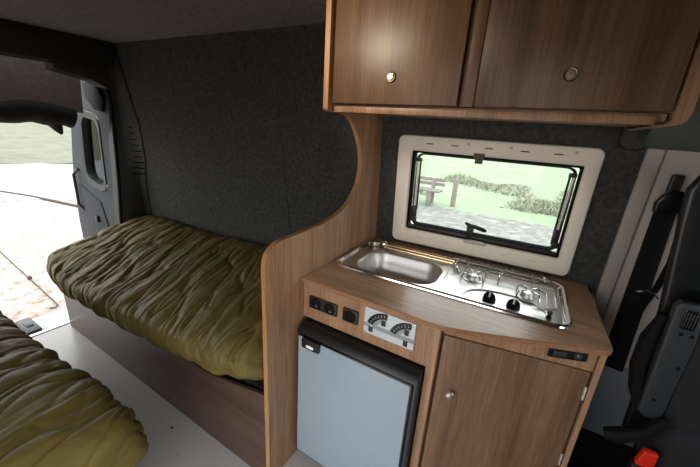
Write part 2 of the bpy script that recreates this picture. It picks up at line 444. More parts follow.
b = B()
strip_loops(b, [[dy(c+(p-c)*1.05, .394) for p in W_], [dy(c+(p-c)*1.03, .386) for p in W_], [dy(c+(p-c)*.86, .392) for p in W_], [dy(c+(p-c)*.84, .42) for p in W_], [dy(c+(p-c)*.86, .44) for p in W_]])
wf = obj('window_frame', b, M['black'], D1)
b = B(); extrude(b, [dy(c+(p-c)*.88, .428) for p in W_], (0, .005, 0)); obj('window_glass', b, M['glass_dark'], D1)
b = B(); extrude(b, [dy(p, .385) for p in [(-2.93, .80), (-3.08, .80), (-3.12, .42), (-3.12, -.2), (-2.5, -.2), (-2.52, .45), (-2.60, .70), (-2.76, .74)]], (0, .012, 0), .006)
obj('door_lining', b, M['van_fabric'], D1)
b = B(); tube(b, [(-2.93, .39, .95), (-2.97, .36, .9), (-2.98, .36, .62), (-2.95, .39, .56)], .012, 8); obj('pull_strap', b, M['black'], D1)
b = B(); box(b, (-2.70, .36, .50), (-2.66, .39, .56), .006); obj('lock', b, M['black'], D1)
b = B(); extrude(b, [dy(p, .37) for p in [(-2.32, 1.70), (-2.52, 1.66), (-2.50, 1.55), (-2.38, 1.47), (-2.27, 1.46), (-2.22, 1.55)]], (0, .03, 0), .008)
obj('hinge_cover', b, M['black_soft'], D1)

# --- dark fabric blind under the header
RB = thing('rear_blind', 'dark fabric blind rolled part way down in the rear opening', 'blind', (XR-.22, -.5, 1.33))
b = B()
def blind_fn(u, v):
    y = YL+.02 + u*(.31-YL-.02); z = 1.80 - v*.34
    return Vector((XR-.20 + .02*math.sin(y*9+v*2)*v + .012*noise.noise(Vector((y*6, z*5, 0))) - .03*v, y, z - .02*v*max(0, u-.8)/.2))
sheet(b, blind_fn, 60, 14); bmesh.ops.solidify(b, geom=list(b.faces), thickness=.006)
obj('fabric', b, M['blind'], RB)
b = B()
N = 46; path = []; rad = []
for i in range(N+1):
    u = i/N; y = YL+.02+u*1.33
    path.append((XR-.235+.006*math.sin(u*30), y, 1.425+.008*math.sin(u*17)+.006*math.sin(u*41)-(.02*max(0, (u-.86)/.14))))
    rad.append(.075*(1+.06*math.sin(u*23+1)+.04*math.sin(u*51)))
tube(b, path, rad, 14)
obj('roll', b, M['blind_roll'], RB)
b = B()
tube(b, [(XR-.235, .10, 1.41), (XR-.24, .115, 1.36), (XR-.235, .13, 1.32), (XR-.238, .145, 1.285)], [.05, .045, .03, .01], 10)
obj('loose_end', b, M['blind_roll'], RB)

# ------------------------------------------------------------------ partition panel with the big C-curve
def catmull(pts, n=6):
    P = [Vector(p) for p in pts]; out = []
    for i in range(len(P)-1):
        p0, p1, p2, p3 = P[max(i-1, 0)], P[i], P[i+1], P[min(i+2, len(P)-1)]
        for k in range(n):
            t = k/n
            out.append(.5*((2*p1)+(p2-p0)*t+(2*p0-5*p1+4*p2-p3)*t*t+(3*p1-p0-3*p2+p3)*t**3))
    out.append(P[-1]); return out
curve = [(.138, ZC), (.138, 1.527), (.146, 1.522)] 
curve += [tuple(p) for p in catmull([(.215, 1.522), (.279, 1.514), (.325, 1.490), (.361, 1.453), (.390, 1.412), (.411, 1.368), (.422, 1.316), (.416, 1.255), (.381, 1.189), (.287, 1.122), (.159, 1.090), (-.013, 1.082), (-.112, 1.078), (-.152, 1.064), (-.176, 1.040), (-.184, 1.004), (-.184, .95)], 5)]
curve += [(-.184, 0.0)]
PP_ = thing('partition_panel', 'tall walnut partition with a sweeping C-shaped cut-out between bed and kitchen', 'panel', (-.009, .2, 0))
b = B()
full = curve + [(WY(0, 0)-.002, 0), (WY(0, .9)-.002, .9), (WY(0, ZC)-.002, ZC)]
extrude(b, [(-.018, y, z) for y, z in full], (.018, 0, 0))
obj('board', b, M['wood_v'], PP_, smooth=20)
b = B()   # edging strip follows the curve
t = [Vector(p) for p in curve]; off = []
for i, p in enumerate(t):
    a = t[max(i-1, 0)]; c_ = t[min(i+1, len(t)-1)]; d = (c_-a).normalized(); off.append(p+Vector((d.y, -d.x))*-.0022 if False else p+Vector((d.y, -d.x))*.0022)
# push outward = away from the board (towards the cut-out)
cols = [[(-.0195, p.x, p.y), (-.0195, q.x, q.y), (.0012, q.x, q.y), (.0012, p.x, p.y)] for p, q in zip(t, off)]
strip_loops(b, cols, True, True)
obj('edging', b, M['edge'], PP_)

# ------------------------------------------------------------------ overhead cabinet
OC = thing('overhead_cabinet', 'walnut overhead cabinet with two push-button doors above the window', 'cabinet', (.48, .4, 1.52))
b = B()
box(b, (.003, .196, 1.548), (.958, .56, ZC-.002)); obj('carcass', b, M['wood_base'], OC, smooth=0)
b = B(); box(b, (.003, .172, 1.519), (.93, .192, 1.540), .002); box(b, (.003, .19, 1.528), (.95, .58, 1.546)); obj('bottom_rail', b, M['wood_v'], OC)
b = B()
pts = [(.957, .160), (.987, .160)]
extrude(b, [(.957, .166, ZC), (.957, .166, 1.532), (.947, .166, 1.522), (.93, .166, 1.519), (.955, .166, 1.517), (.973, .166, 1.521), (.984, .166, 1.530), (.988, .166, 1.545), (.988, .166, ZC)], (0, .42, 0), .002)
obj('end_panel', b, M['wood_v'], OC)
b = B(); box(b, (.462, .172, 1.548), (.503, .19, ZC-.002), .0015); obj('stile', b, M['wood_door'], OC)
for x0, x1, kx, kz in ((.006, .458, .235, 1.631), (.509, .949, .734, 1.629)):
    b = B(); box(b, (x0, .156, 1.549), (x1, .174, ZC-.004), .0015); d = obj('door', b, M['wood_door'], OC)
    b = B(); lathe(b, [(.0165, 0), (.0165, .004), (.0145, .007), (.0125, .0065), (.012, .003), (0, .003)], (kx, .156, kz), (0, -1, 0), 28); 
    lathe(b, [(.0105, .002), (.0108, .008), (.0095, .0098), (0, .0102)], (kx, .156, kz), (0, -1, 0), 24)
    obj('push_button', b, M['tap'], d)

# ------------------------------------------------------------------ base cabinet
BC = thing('base_cabinet', 'walnut kitchen base cabinet with angled cupboard door', 'cabinet', (.5, .35, 0))
def lerp2(a, c, t): return (a[0]+(c[0]-a[0])*t, a[1]+(c[1]-a[1])*t)
FA, FB = (.562, .030), (.985, .195)            # ends of the angled front
ang = math.atan2(FB[1]-FA[1], FB[0]-FA[0])
def fr(s, d, z):                                # along the angled front, d out of the face
    return Vector((FA[0]+s*math.cos(ang)+d*math.sin(ang), FA[1]+s*math.sin(ang)-d*math.cos(ang), z))
FLEN = math.hypot(FB[0]-FA[0], FB[1]-FA[1])
b = B()
box(b, (.002, .020, .722), (.526, .038, .8805)); obj('fascia', b, M['wood_v'], BC, smooth=0)
b = B(); box(b, (.527, .012, .0), (.556, .55, .8805), .0015); obj('stile', b, M['wood_v'], BC)
b = B(); hexa(b, [fr(.0, -.004, .86), fr(FLEN, -.004, .805), fr(FLEN, -.022, .805), fr(.0, -.022, .86)], [fr(.0, -.004, .8805), fr(FLEN, -.004, .8805), fr(FLEN, -.022, .8805), fr(.0, -.022, .8805)]); obj('angled_fascia', b, M['wood_v'], BC, smooth=0)
b = B(); hexa(b, [fr(0, -.030, .02), fr(FLEN, -.030, .02), (FB[0], WY(1, 0)-.04, .02), (FA[0], WY(.56, 0)-.04, .02)], [fr(0, -.030, .78), fr(FLEN, -.030, .78), (FB[0], .6, .78), (FA[0], .6, .78)]); obj('carcass', b, M['wood_base'], BC, smooth=0)
b = B(); hexa(b, [fr(FLEN+.001, .004, 0), fr(FLEN+.019, .004, 0), (FB[0]+.019, WY(1, 0)-.008, 0), (FB[0]+.001, WY(1, 0)-.008, 0)], [fr(FLEN+.001, .004, .8805), fr(FLEN+.019, .004, .8805), (FB[0]+.019, WY(1, .87)-.008, .8805), (FB[0]+.001, WY(1, .87)-.008, .8805)], .0015); ep = obj('end_panel', b, M['wood_v'], BC)
b = B()
hexa(b, [fr(.004, .0, .035), fr(FLEN-.006, .0, .035), fr(FLEN-.006, -.018, .035), fr(.004, -.018, .035)], [fr(.004, 0, .855), fr(FLEN-.006, 0, .803), fr(FLEN-.006, -.018, .803), fr(.004, -.018, .855)], .0015)
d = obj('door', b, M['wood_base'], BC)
b = B(); lathe(b, [(.006, 0), (.006, .010), (.013, .014), (.0145, .02), (.012, .025), (.006, .0275), (0, .028)], fr(.050, 0, .643), fr(0, 1, 0)-fr(0, 0, 0), 24); obj('knob', b, M['steel_satin'], d)
for z in (.70, .42):
    b = B(); hexa(b, [fr(FLEN-.010, .002, z), fr(FLEN-.001, .002, z), fr(FLEN-.001, -.004, z), fr(FLEN-.010, -.004, z)], [fr(FLEN-.010, .002, z+.05), fr(FLEN-.001, .002, z+.05), fr(FLEN-.001, -.004, z+.05), fr(FLEN-.010, -.004, z+.05)], .001)
    tube(b, [fr(FLEN-.005, .003, z+.002), fr(FLEN-.005, .003, z+.048)], .003, 8)
    obj('hinge', b, M['steel_satin'], d)

# ------------------------------------------------------------------ worktop (with a cut-out for the sink unit)
UL, UW = .90, .392
uang = math.atan(.0472)
def U(u, v, z):       # sink-unit frame
    return Vector((.0147+u*math.cos(uang)-v*math.sin(uang), .1835+u*math.sin(uang)+v*math.cos(uang), .9+z))
WT = thing('worktop', 'walnut kitchen worktop with a bowed front edge', 'worktop', (.5, .4, .9))
fe = [tuple(p) for p in catmull([(.001, .003), (.15, .003), (.30, .004), (.42, .006), (.50, .004), (.56, .010), (.64, .036), (.77, .089), (.875, .130), (.985, .172)], 6)]
rc = [(1.000, .182), (1.008, .196), (1.0085, .215)]
outl = fe + rc + [(.976, WY(.976, .9)-.003), (.001, WY(.001, .9)-.003)]
hole = rrect(.018, UL-.018, .018, UW-.018, .04, 6)
b = B()
t = bmesh.new()
ov = [t.verts.new((x, y, .9)) for x, y in outl]; oe = [t.edges.new((ov[i], ov[(i+1) % len(ov)])) for i in range(len(ov))]
hv = [t.verts.new(U(x, y, 0)) for x, y in hole]; he = [t.edges.new((hv[i], hv[(i+1) % len(hv)])) for i in range(len(hv))]
bmesh.ops.triangle_fill(t, use_beauty=True, use_dissolve=False, edges=oe+he)
ret = bmesh.ops.extrude_face_region(t, geom=list(t.faces))
bmesh.ops.translate(t, verts=[v for v in ret['geom'] if isinstance(v, bmesh.types.BMVert)], vec=(0, 0, -.018))
merge(b, t)
obj('board', b, M['wood_h'], WT, smooth=20)
b = B()
E2 = [Vector(p) for p in fe+rc+[(.976, WY(.976, .9)-.01)]]
offp = []
for i, p in enumerate(E2):
    d = (E2[min(i+1, len(E2)-1)]-E2[max(i-1, 0)]).normalized(); offp.append(p+Vector((d.y, -d.x))*.002)
strip_loops(b, [[(p.x, p.y, .9002), (q.x, q.y, .8985), (q.x, q.y, .8835), (p.x, p.y, .8818)] for p, q in zip(E2, offp)], True, True)
obj('edging', b, M['edge_top'], WT)

# ------------------------------------------------------------------ sink and hob unit
SK = thing('sink_and_hob', 'stainless steel sink and two-burner hob unit set into the worktop', 'sink and hob', (.46, .4, .9))
def Lp(poly, z): return [U(x, y, z) for x, y in poly]
nC = 8
o1 = rrect(0, UL, 0, UW, .055, nC)
def inset(d, r): return rrect(d, UL-d, d, UW-d, max(r, .008), nC)
b = B()
strip_loops(b, [Lp(o1, .0005), Lp(inset(.002, .053), .006), Lp(inset(.008, .048), .0095), Lp(inset(.016, .04), .0075), Lp(inset(.024, .034), -.004)])
obj('rim', b, M['chrome'], SK)
# basin
bo = rrect(.075, .435, .040, .300, .085, nC)
def bas(d, r): return rrect(.075+d, .435-d, .040+d, .300-d, r, nC)
# plate between rim and basin / knob pocket
pocket = []
for i in range(25):
    a = PI*i/24; pocket.append((.690+.148*math.cos(a), .055+.118*math.sin(a)**.85 if 0 < i < 24 else .055))
pocket = [(x, y) for x, y in pocket]
t = bmesh.new()
def ring(poly, z):
    vs = [t.verts.new(U(x, y, z)) for x, y in poly]; return [t.edges.new((vs[i], vs[(i+1) % len(vs)])) for i in range(len(vs))]
es = ring(inset(.024, .034), -.004)+ring(bo, -.004)+ring(pocket, -.004)
bmesh.ops.triangle_fill(t, use_beauty=True, use_dissolve=False, edges=es)
b = B(); merge(b, t)
for f in b.faces:
    f.normal_update()
    if f.normal.z < 0: f.normal_flip()
obj('plate', b, M['steel'], SK, smooth=0)
b = B()
strip_loops(b, [Lp(bo, -.004), Lp(bas(.003, .082), -.0055), Lp(bas(.008, .078), -.012), Lp(bas(.016, .07), -.055), Lp(bas(.024, .065), -.085), Lp(bas(.040, .055), -.102), Lp(bas(.07, .04), -.108)], False, True)
bas_o = obj('basin', b, M['steel_satin'], SK)
b = B(); lathe(b, [(.024, 0), (.024, .003), (.016, .005), (.010, .014), (0, .016)], U(.135, .222, -.106), (0, 0, 1), 20); obj('drain_plug', b, M['black'], bas_o)
# pocket of the knobs
pc = Vector((.690, .10))
def pin(f): return [tuple(pc+(Vector(p)-pc)*f) for p in pocket]
b = B(); strip_loops(b, [Lp(pocket, -.004), Lp(pin(.98), -.005), Lp(pin(.95), -.0095), Lp(pin(.93), -.010)], False, True); obj('knob_recess', b, M['steel'], SK)
for u, v in ((.640, .088), (.722, .083)):
    b = B(); o = U(u, v, -.010)
    lathe(b, [(.023, 0), (.0235, .008), (.0215, .011), (.021, .026), (.018, .030), (0, .031)], o, (0, -.75, 1), 28)
    k = obj('control_knob', b, M['black_gloss'], SK)
    b = B(); p = U(u, v, -.010)+Vector((0, -.75, 1)).normalized()*.031; ax_ = Vector((0, 1, .75)).normalized()
    tube(b, [p-ax_*.004, p+ax_*.016], .003, 8); obj('pointer', b, M['gauge_tick'], k)
# igniter button
b = B(); lathe(b, [(.009, 0), (.009, .006), (.006, .008), (.006, .018), (.009, .02), (.008, .026), (0, .027)], U(.832, .060, -.004), (0, 0, 1), 18); obj('igniter', b, M['black'], SK)
# burners
for u, v, s in ((.560, .232, 1.), (.765, .190, .9)):
    b = B(); lathe(b, [(.045*s, 0), (.043*s, .003), (.03*s, .004), (.026*s, .012), (.024*s, .016)], U(u, v, -.004), (0, 0, 1), 28)
    bn = obj('burner', b, M['steel_satin'], SK)
    b = B(); lathe(b, [(.022*s, 0), (.025*s, .003), (.023*s, .007), (.008, .009), (0, .0092)], U(u, v, .012), (0, 0, 1), 24); obj('burner_cap', b, M['steel'], bn)
    for k in range(4):
        a = PI/4+k*PI/2; b = B()
        q = [(.062, -.002), (.058, .018), (.050, .027), (.020, .027), (.014, .024)]
        tube(b, [U(u+math.cos(a)*r*s, v+math.sin(a)*r*s, z) for r, z in q], .0028, 8)
        obj('pan_prong', b, M['chrome'], bn)
# wire pan guard along the back
b = B()
for v, z in ((.318, .028), (.345, .030), (.368, .026)):
    tube(b, [U(.462, v, .004), U(.466, v, z-.004), U(.476, v, z), U(.80, v, z), U(.838, v-.012, z-.002), U(.858, v-.045, z-.008), U(.862, v-.08, .0)], .0026, 8)
for u in (.50, .575, .60, .675, .70, .775): tube(b, [U(u, .316, .028), U(u, .345, .031), U(u, .370, .026)], .0022, 6)
for u in (.52, .66, .78): tube(b, [U(u, .318, .028), U(u, .316, -.004)], .0024, 6)
obj('pan_guard', b, M['chrome'], SK)
b = B()
tube(b, [U(.615, .275, .026), U(.80, .275, .026)], .0024, 6)
obj('guard_rail', b, M['chrome'], SK)
b = B()
tube(b, [U(.655, .316, .028), U(.655, .25, .024), U(.655, .235, -.002)], .0024, 6)
obj('guard_brace', b, M['chrome'], SK)
b = B(); tube(b, [U(.475, .25, .0), U(.475, .255, .022), U(.475, .318, .026)], .0024, 6)
obj('guard_leg', b, M['chrome'], SK)
# drip channel at the right
b = B()
q = [(.815, .13), (.845, .13), (.86, .15), (.86, .30), (.845, .322), (.815, .322)]
tube(b, [U(x, y, -.002) for x, y in q], .004, 8); tube(b, [U(x-.028, .12+(y-.12)*.8, -.003) for x, y in q], .003, 8)
obj('drip_bead', b, M['steel'], SK)
# folding tap
b = B(); lathe(b, [(.031, 0), (.031, .008), (.028, .012), (.028, .028), (.024, .034), (.0, .036)], U(.063, .335, -.004), (0, 0, 1), 24)
lathe(b, [(.018, -.005), (.020, .0), (.020, .034), (.016, .040), (0, .040)], U(.052, .335, .016), (1, .12, .05), 20)
fa = obj('tap', b, M['tap'], SK)
b = B(); lathe(b, [(.011, -.008), (.017, -.004), (.019, .006), (.016, .014), (.008, .018), (0, .018)], U(.103, .342, .018), (1, .1, 0), 22); obj('tap_collar', b, M['chrome'], fa)
b = B(); tube(b, [U(.118, .343, .016), U(.46, .338, .016)], .0095, 12); tube(b, [U(.118, .325, .008), U(.455, .322, .008)], .005, 10); obj('tap_spout', b, M['brass'], fa)
b = B(); lathe(b, [(.009, 0), (.0125, .002), (.0125, .018), (.007, .022), (0, .022)], U(.452, .337, .016), (1, 0, 0), 18)
tube(b, [U(.462, .337, .016), U(.470, .30, .012), U(.492, .262, .006), U(.50, .248, .002)], [.007, .006, .005, .005], 10); obj('spout_tip', b, M['chrome'], fa)
b = B(); tube(b, [U(.45, .245, -.002), U(.455, .205, -.001), U(.452, .17, -.003)], .003, 8); obj('lid_clip', b, M['steel_satin'], SK)

# ------------------------------------------------------------------ fridge
FR = thing('fridge', 'small built-in fridge with a silver-blue door and black frame', 'fridge', (.265, .2, 0))
b = B(); box(b, (.014, .0, .03), (.522, .5, .712), .004); obj('body', b, M['black'], FR)
b = B()
extrude(b, [(.018, -.010, .713), (.018, -.030, .704), (.018, -.042, .684), (.018, -.03, .674), (.018, .0, .674), (.018, .0, .713)], (.504, 0, 0), .002); obj('top_trim', b, M['black'], FR)
b = B(); box(b, (.508, -.034, .05), (.521, .0, .674), .004); obj('side_trim', b, M['steel_satin'] if False else M['seat_plastic'], FR)
b = B(); box(b, (.018, -.036, .05), (.507, .0, .674), .003); obj('door_frame', b, M['black_gloss'], FR)
b = B(); box(b, (.025, -.040, .06), (.500, -.030, .668), .003); fd = obj('door', b, M['fridge'], FR)
b = B(); extrude(b, [(x, -.036, z) for x, z in rrect(.050, .135, .632, .676, .008)], (0, -.016, 0), .003); la = obj('latch', b, M['black'], fd)
b = B(); extrude(b, [(x, -.052, z) for x, z in rrect(.074, .110, .641, .654, .006)], (0, -.002, 0), .001); obj('latch_button', b, M['white'], la)

# ------------------------------------------------------------------ sockets and control panel on the fascia
YF = .020
def yplate(b, x0, x1, z0, z1, d0, d1, r=.004, bev=.0015):
    extrude(b, [(x, YF-d0, z) for x, z in rrect(x0, x1, z0, z1, r)], (0, -(d1-d0), 0), bev)
def socket(name, label, x0, x1, z0, z1, n):
    s = thing(name, label, 'socket', ((x0+x1)/2, YF, z0))
    b = B(); yplate(b, x0, x1, z0, z1, 0, .008, .006, .002); obj('face_plate', b, M['black'], s)
    w = (x1-x0)/n
    for k in range(n):
        cx, cz = x0+w*(k+.5), (z0+z1)/2
        b = B(); lathe(b, [(.0235, 0), (.0235, .003), (.021, .0045), (.0195, .003), (.019, .001), (0, .001)], (cx, YF-.0078, cz), (0, -1, 0), 28)
        c = obj('socket_well', b, M['black_soft'], s)
        if n == 2:
            b = B(); lathe(b, [(.006, 0), (.006, .002), (.003, .0028), (0, .0028)], (cx+.004, YF-.0086, cz-.010), (0, -1, 0), 14); obj('contact', b, M['slot'], c)
socket('double_socket', 'black double power socket left on the fascia above the fridge', .034, .166, .776, .828, 2)
b0 = socket('single_socket', 'square black single outlet between double socket and gauge plate', .192, .258, .777, .832, 1)
GP = thing('control_panel', 'silver control panel with two arc-shaped tank gauges', 'control panel', (.38, YF, .76))
b = B(); yplate(b, .283, .475, .763, .866, 0, .004, .003, .001); obj('plate', b, M['gauge'], GP)
b = B(); yplate(b, .284, .474, .790, .806, .004, .0048, .001, 0); obj('stripe', b, M['gauge_grey'], GP)
def arc_band(b, cx, cz, r0, r1, a0, a1, d0, d1, n=18):
    pts = [(cx+r1*math.cos(math.radians(a0+(a1-a0)*i/n)), cz+r1*math.sin(math.radians(a0+(a1-a0)*i/n))) for i in range(n+1)]
    pts += [(cx+r0*math.cos(math.radians(a1+(a0-a1)*i/n)), cz+r0*math.sin(math.radians(a1+(a0-a1)*i/n))) for i in range(n+1)]
    extrude(b, [(x, YF-d0, z) for x, z in pts], (0, -(d1-d0), 0))
for cx, cz in ((.370, .789), (.459, .786)):
    b = B(); arc_band(b, cx, cz, .053, .076, 88, 164, .004, .0052); g = obj('gauge_arc', b, M['led'], GP)
    b = B(); arc_band(b, cx, cz, .040, .053, 92, 162, .004, .005); obj('gauge_scale', b, M['gauge_grey'], g)
    b = B()
    for k in range(6):
        a = 97+k*11; arc_band(b, cx, cz, .060, .068, a, a+2.2, .0052, .0056, 2)
    obj('gauge_segment', b, M['gauge_grey'], g)
for x, z in ((.361, .826), (.447, .824), (.313, .785), (.447, .781)):
    b = B(); yplate(b, x-.009, x+.007, z-.011, z+.011, .004, .0065, .0015, .0005); obj('rocker_switch', b, M['led'], GP)
for x in (.289, .469):
    for z in (.769, .860):
        b = B(); lathe(b, [(.003, 0), (.003, .001), (.0015, .0018), (0, .0018)], (x, YF-.004, z), (0, -1, 0), 12); obj('screw', b, M['chrome'], GP)
b = B(); lathe(b, [(.0035, 0), (.0035, .001), (0, .002)], (.313, YF-.004, .797), (0, -1, 0), 12); obj('indicator_light', b, M['white'], GP)
# 12 V socket plate under the right end of the worktop
s0, s1 = (.855-FA[0])/math.cos(ang), (.957-FA[0])/math.cos(ang)
VP = thing('charging_socket', 'slim black charging socket plate under the right worktop end', 'socket', fr((s0+s1)/2, 0, .84))
b = B(); extrude(b, [fr(x, -.0038, z) for x, z in rrect(s0, s1, .840, .876, .003)], fr(0, .007, 0)-fr(0, 0, 0), .001); obj('face_plate', b, M['black'], VP)
nrm = fr(0, 1, 0)-fr(0, 0, 0)
b = B(); lathe(b, [(.0115, 0), (.0115, .003), (.010, .0035), (.0085, .001), (0, .001)], fr(s1-.028, .003, .857), nrm, 22); obj('socket_ring', b, M['seat_plastic'], VP)
b = B(); lathe(b, [(.0042, 0), (.0042, .003), (0, .004)], fr(s1-.028, .003, .857), nrm, 12); obj('socket_pin', b, M['steel_satin'], VP)
b = B(); extrude(b, [fr(x, .003, z) for x, z in rrect(s0+.012, s0+.05, .846, .863, .002)], nrm*.0012, .0004); obj('port_cover', b, M['seat_plastic'], VP)

# ------------------------------------------------------------------ window
W1 = thing('window_1', 'cream framed acrylic kitchen window', 'window', wp(.5, .92)); W1['kind'] = 'structure'
def wl(poly, o): return [wp(x, z, o) for x, z in poly]
OX0, OX1, OZ0, OZ1 = .097, .9025, .9185, 1.453
HX0, HX1, HZ0, HZ1 = .168, .850, .995, 1.383
nC = 6
b = B()
def orr(d, r): return rrect(OX0+d, OX1-d, OZ0+d, OZ1-d, r, nC)
def irr(d, r): return rrect(HX0-d, HX1+d, HZ0-d, HZ1+d, r, nC)
strip_loops(b, [wl(orr(0, .03), .001), wl(orr(0, .03), .014), wl(orr(.004, .027), .022), wl(orr(.012, .022), .025), wl(irr(.012, .012), .027), wl(irr(.004, .008), .025), wl(irr(0, .006), .018), wl(irr(0, .006), -.03)])
wfr = obj('inner_frame', b, M['cream'], W1)
def wquad(b, x0, x1, z0, z1, o0, o1, r=.004, bev=0):
    extrude(b, wl(rrect(x0, x1, z0, z1, r, 4), o0), wp(0, 0, o1)-wp(0, 0, o0), bev)
for x in (.250, .362, .502, .639, .757):
    b = B(); wquad(b, x-.016, x+.016, 1.4165, 1.4215, .0245, .0266, .002); obj('slot', b, M['slot'], wfr)
for x in (.252, .378, .642, .759):
    b = B(); wquad(b, x-.016, x+.016, .9595, .9640, .0245, .0262, .0015); obj('slot', b, M['slot_light'], wfr)
for x in (.418, .587, .814):
    b = B(); p = wp(x, 1.430, .0245); lathe(b, [(.006, 0), (.006, .0015), (0, .0022)], p, (0, -1, 0), 14); obj('screw_cap', b, M['slot_light'], wfr)
# rubber gasket and hinged pane
b = B()
strip_loops(b, [wl(irr(-.0005, .006), .012), wl(irr(-.006, .006), .014), wl(irr(-.009, .008), .006), wl(irr(-.010, .008), -.03), wl(irr(-.0005, .008), -.03)])
obj('gasket', b, M['black_soft'], W1)
b = B()
strip_loops(b, [wl(rrect(HX0+.016, HX1-.014, HZ0+.020, HZ1-.010, .03, nC), -.008), wl(rrect(HX0+.026, HX1-.024, HZ0+.036, HZ1-.016, .03, nC), -.006), wl(rrect(HX0+.026, HX1-.024, HZ0+.036, HZ1-.016, .03, nC), -.012), wl(rrect(HX0+.016, HX1-.014, HZ0+.020, HZ1-.010, .03, nC), -.012)])
obj('sash_rim', b, M['steel_satin'] if False else M['van_metal'], W1)
b = B(); wquad(b, HX0+.012, HX1-.012, HZ0+.012, HZ1-.008, -.014, -.020, .03); obj('pane', b, M['glass'], W1)
b = B(); wquad(b, HX0, HX1, HZ0, HZ0+.022, .012, -.012, .004, .002); obj('lower_bar', b, M['black'], W1)
# stays
for side, x in ((0, .200), (1, .822)):
    s = 1 if side else -1
    b = B(); tube(b, [wp(x+s*.006, 1.345, -.002), wp(x+s*.001, 1.10, -.002)], .0065, 10); st = obj('stay', b, M['steel_satin'], W1)
    b = B(); tube(b, [wp(x-s*.008, 1.35, .0), wp(x-s*.010, 1.10, .0)], .0045, 8); box(b, wp(x-.014, 1.335, .012), wp(x+.014, 1.352, -.01) , .003); obj('stay_rail', b, M['black'], st)
    b = B(); wquad(b, x-.014, x+.012, 1.045, 1.115, .012, -.006, .009, .003); wquad(b, x-.010, x+.016, 1.035, 1.062, .018, .0, .006, .003); obj('stay_lock', b, M['black'], st)
# catches
b = B(); wquad(b, .448, .492, 1.374, 1.396, .026, .034, .004, .002); wquad(b, .454, .486, 1.352, 1.378, .016, .026, .004, .002); obj('blind_catch', b, M['slot'], W1)
b = B(); wquad(b, .462, .562, .984, 1.000, .0255, .036, .007, .002); wquad(b, .474, .550, .990, 1.004, .026, .048, .005, .002); obj('blind_grip', b, M['slot_light'], W1)
b = B(); wquad(b, .466, .496, 1.010, 1.070, .004, .020, .005, .002); tube(b, [wp(.474, 1.070, .022), wp(.505, 1.068, .026), wp(.540, 1.060, .026), wp(.552, 1.056, .024)], [.009, .010, .009, .006], 10)
tube(b, [wp(.476, 1.070, .022), wp(.456, 1.080, .022)], [.009, .006], 8); obj('window_latch', b, M['black'], W1)

# ------------------------------------------------------------------ beds
def bed(name, label, y0, y1, x0, x1, flip):
    t = thing(name, label, 'bed', ((x0+x1)/2, (y0+y1)/2, 0))
    yf = y0 if not flip else y1
    b = B(); 
    if not flip: 
        extrude(b, [(x0, y0, 0), (x1, y0, 0), (x1, y0, .455), (-.35, y0, .385), (x0, y0, .385)], (0, .016, 0), .001)
    else: box(b, (x0, y1-.016, 0), (x1, y1, .385), .001)
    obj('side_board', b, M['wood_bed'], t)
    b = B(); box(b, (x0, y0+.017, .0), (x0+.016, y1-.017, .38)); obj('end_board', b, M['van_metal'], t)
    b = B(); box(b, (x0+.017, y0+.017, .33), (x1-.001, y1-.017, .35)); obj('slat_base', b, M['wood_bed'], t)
    b = B(); box(b, (x0+.02, y0+.05, .352), (x1-.02, y1-.03, .41), .02, 3); obj('mattress', b, M['dark_trim'], t)
    return t
bed('bed_base', 'walnut-fronted bed box along the carpeted wall', -.185, .55, -1.93, -.020, False)
bed('bed_base', 'walnut bed box under the near sleeping bag', YL+.01, -.62, -1.93, -.30, True)

def interp(tab, x):
    if x <= tab[0][0]: return tab[0][1]
    for (a, p), (c, q) in zip(tab, tab[1:]):
        if x <= c: return p+(q-p)*(x-a)/(c-a)
    return tab[-1][1]

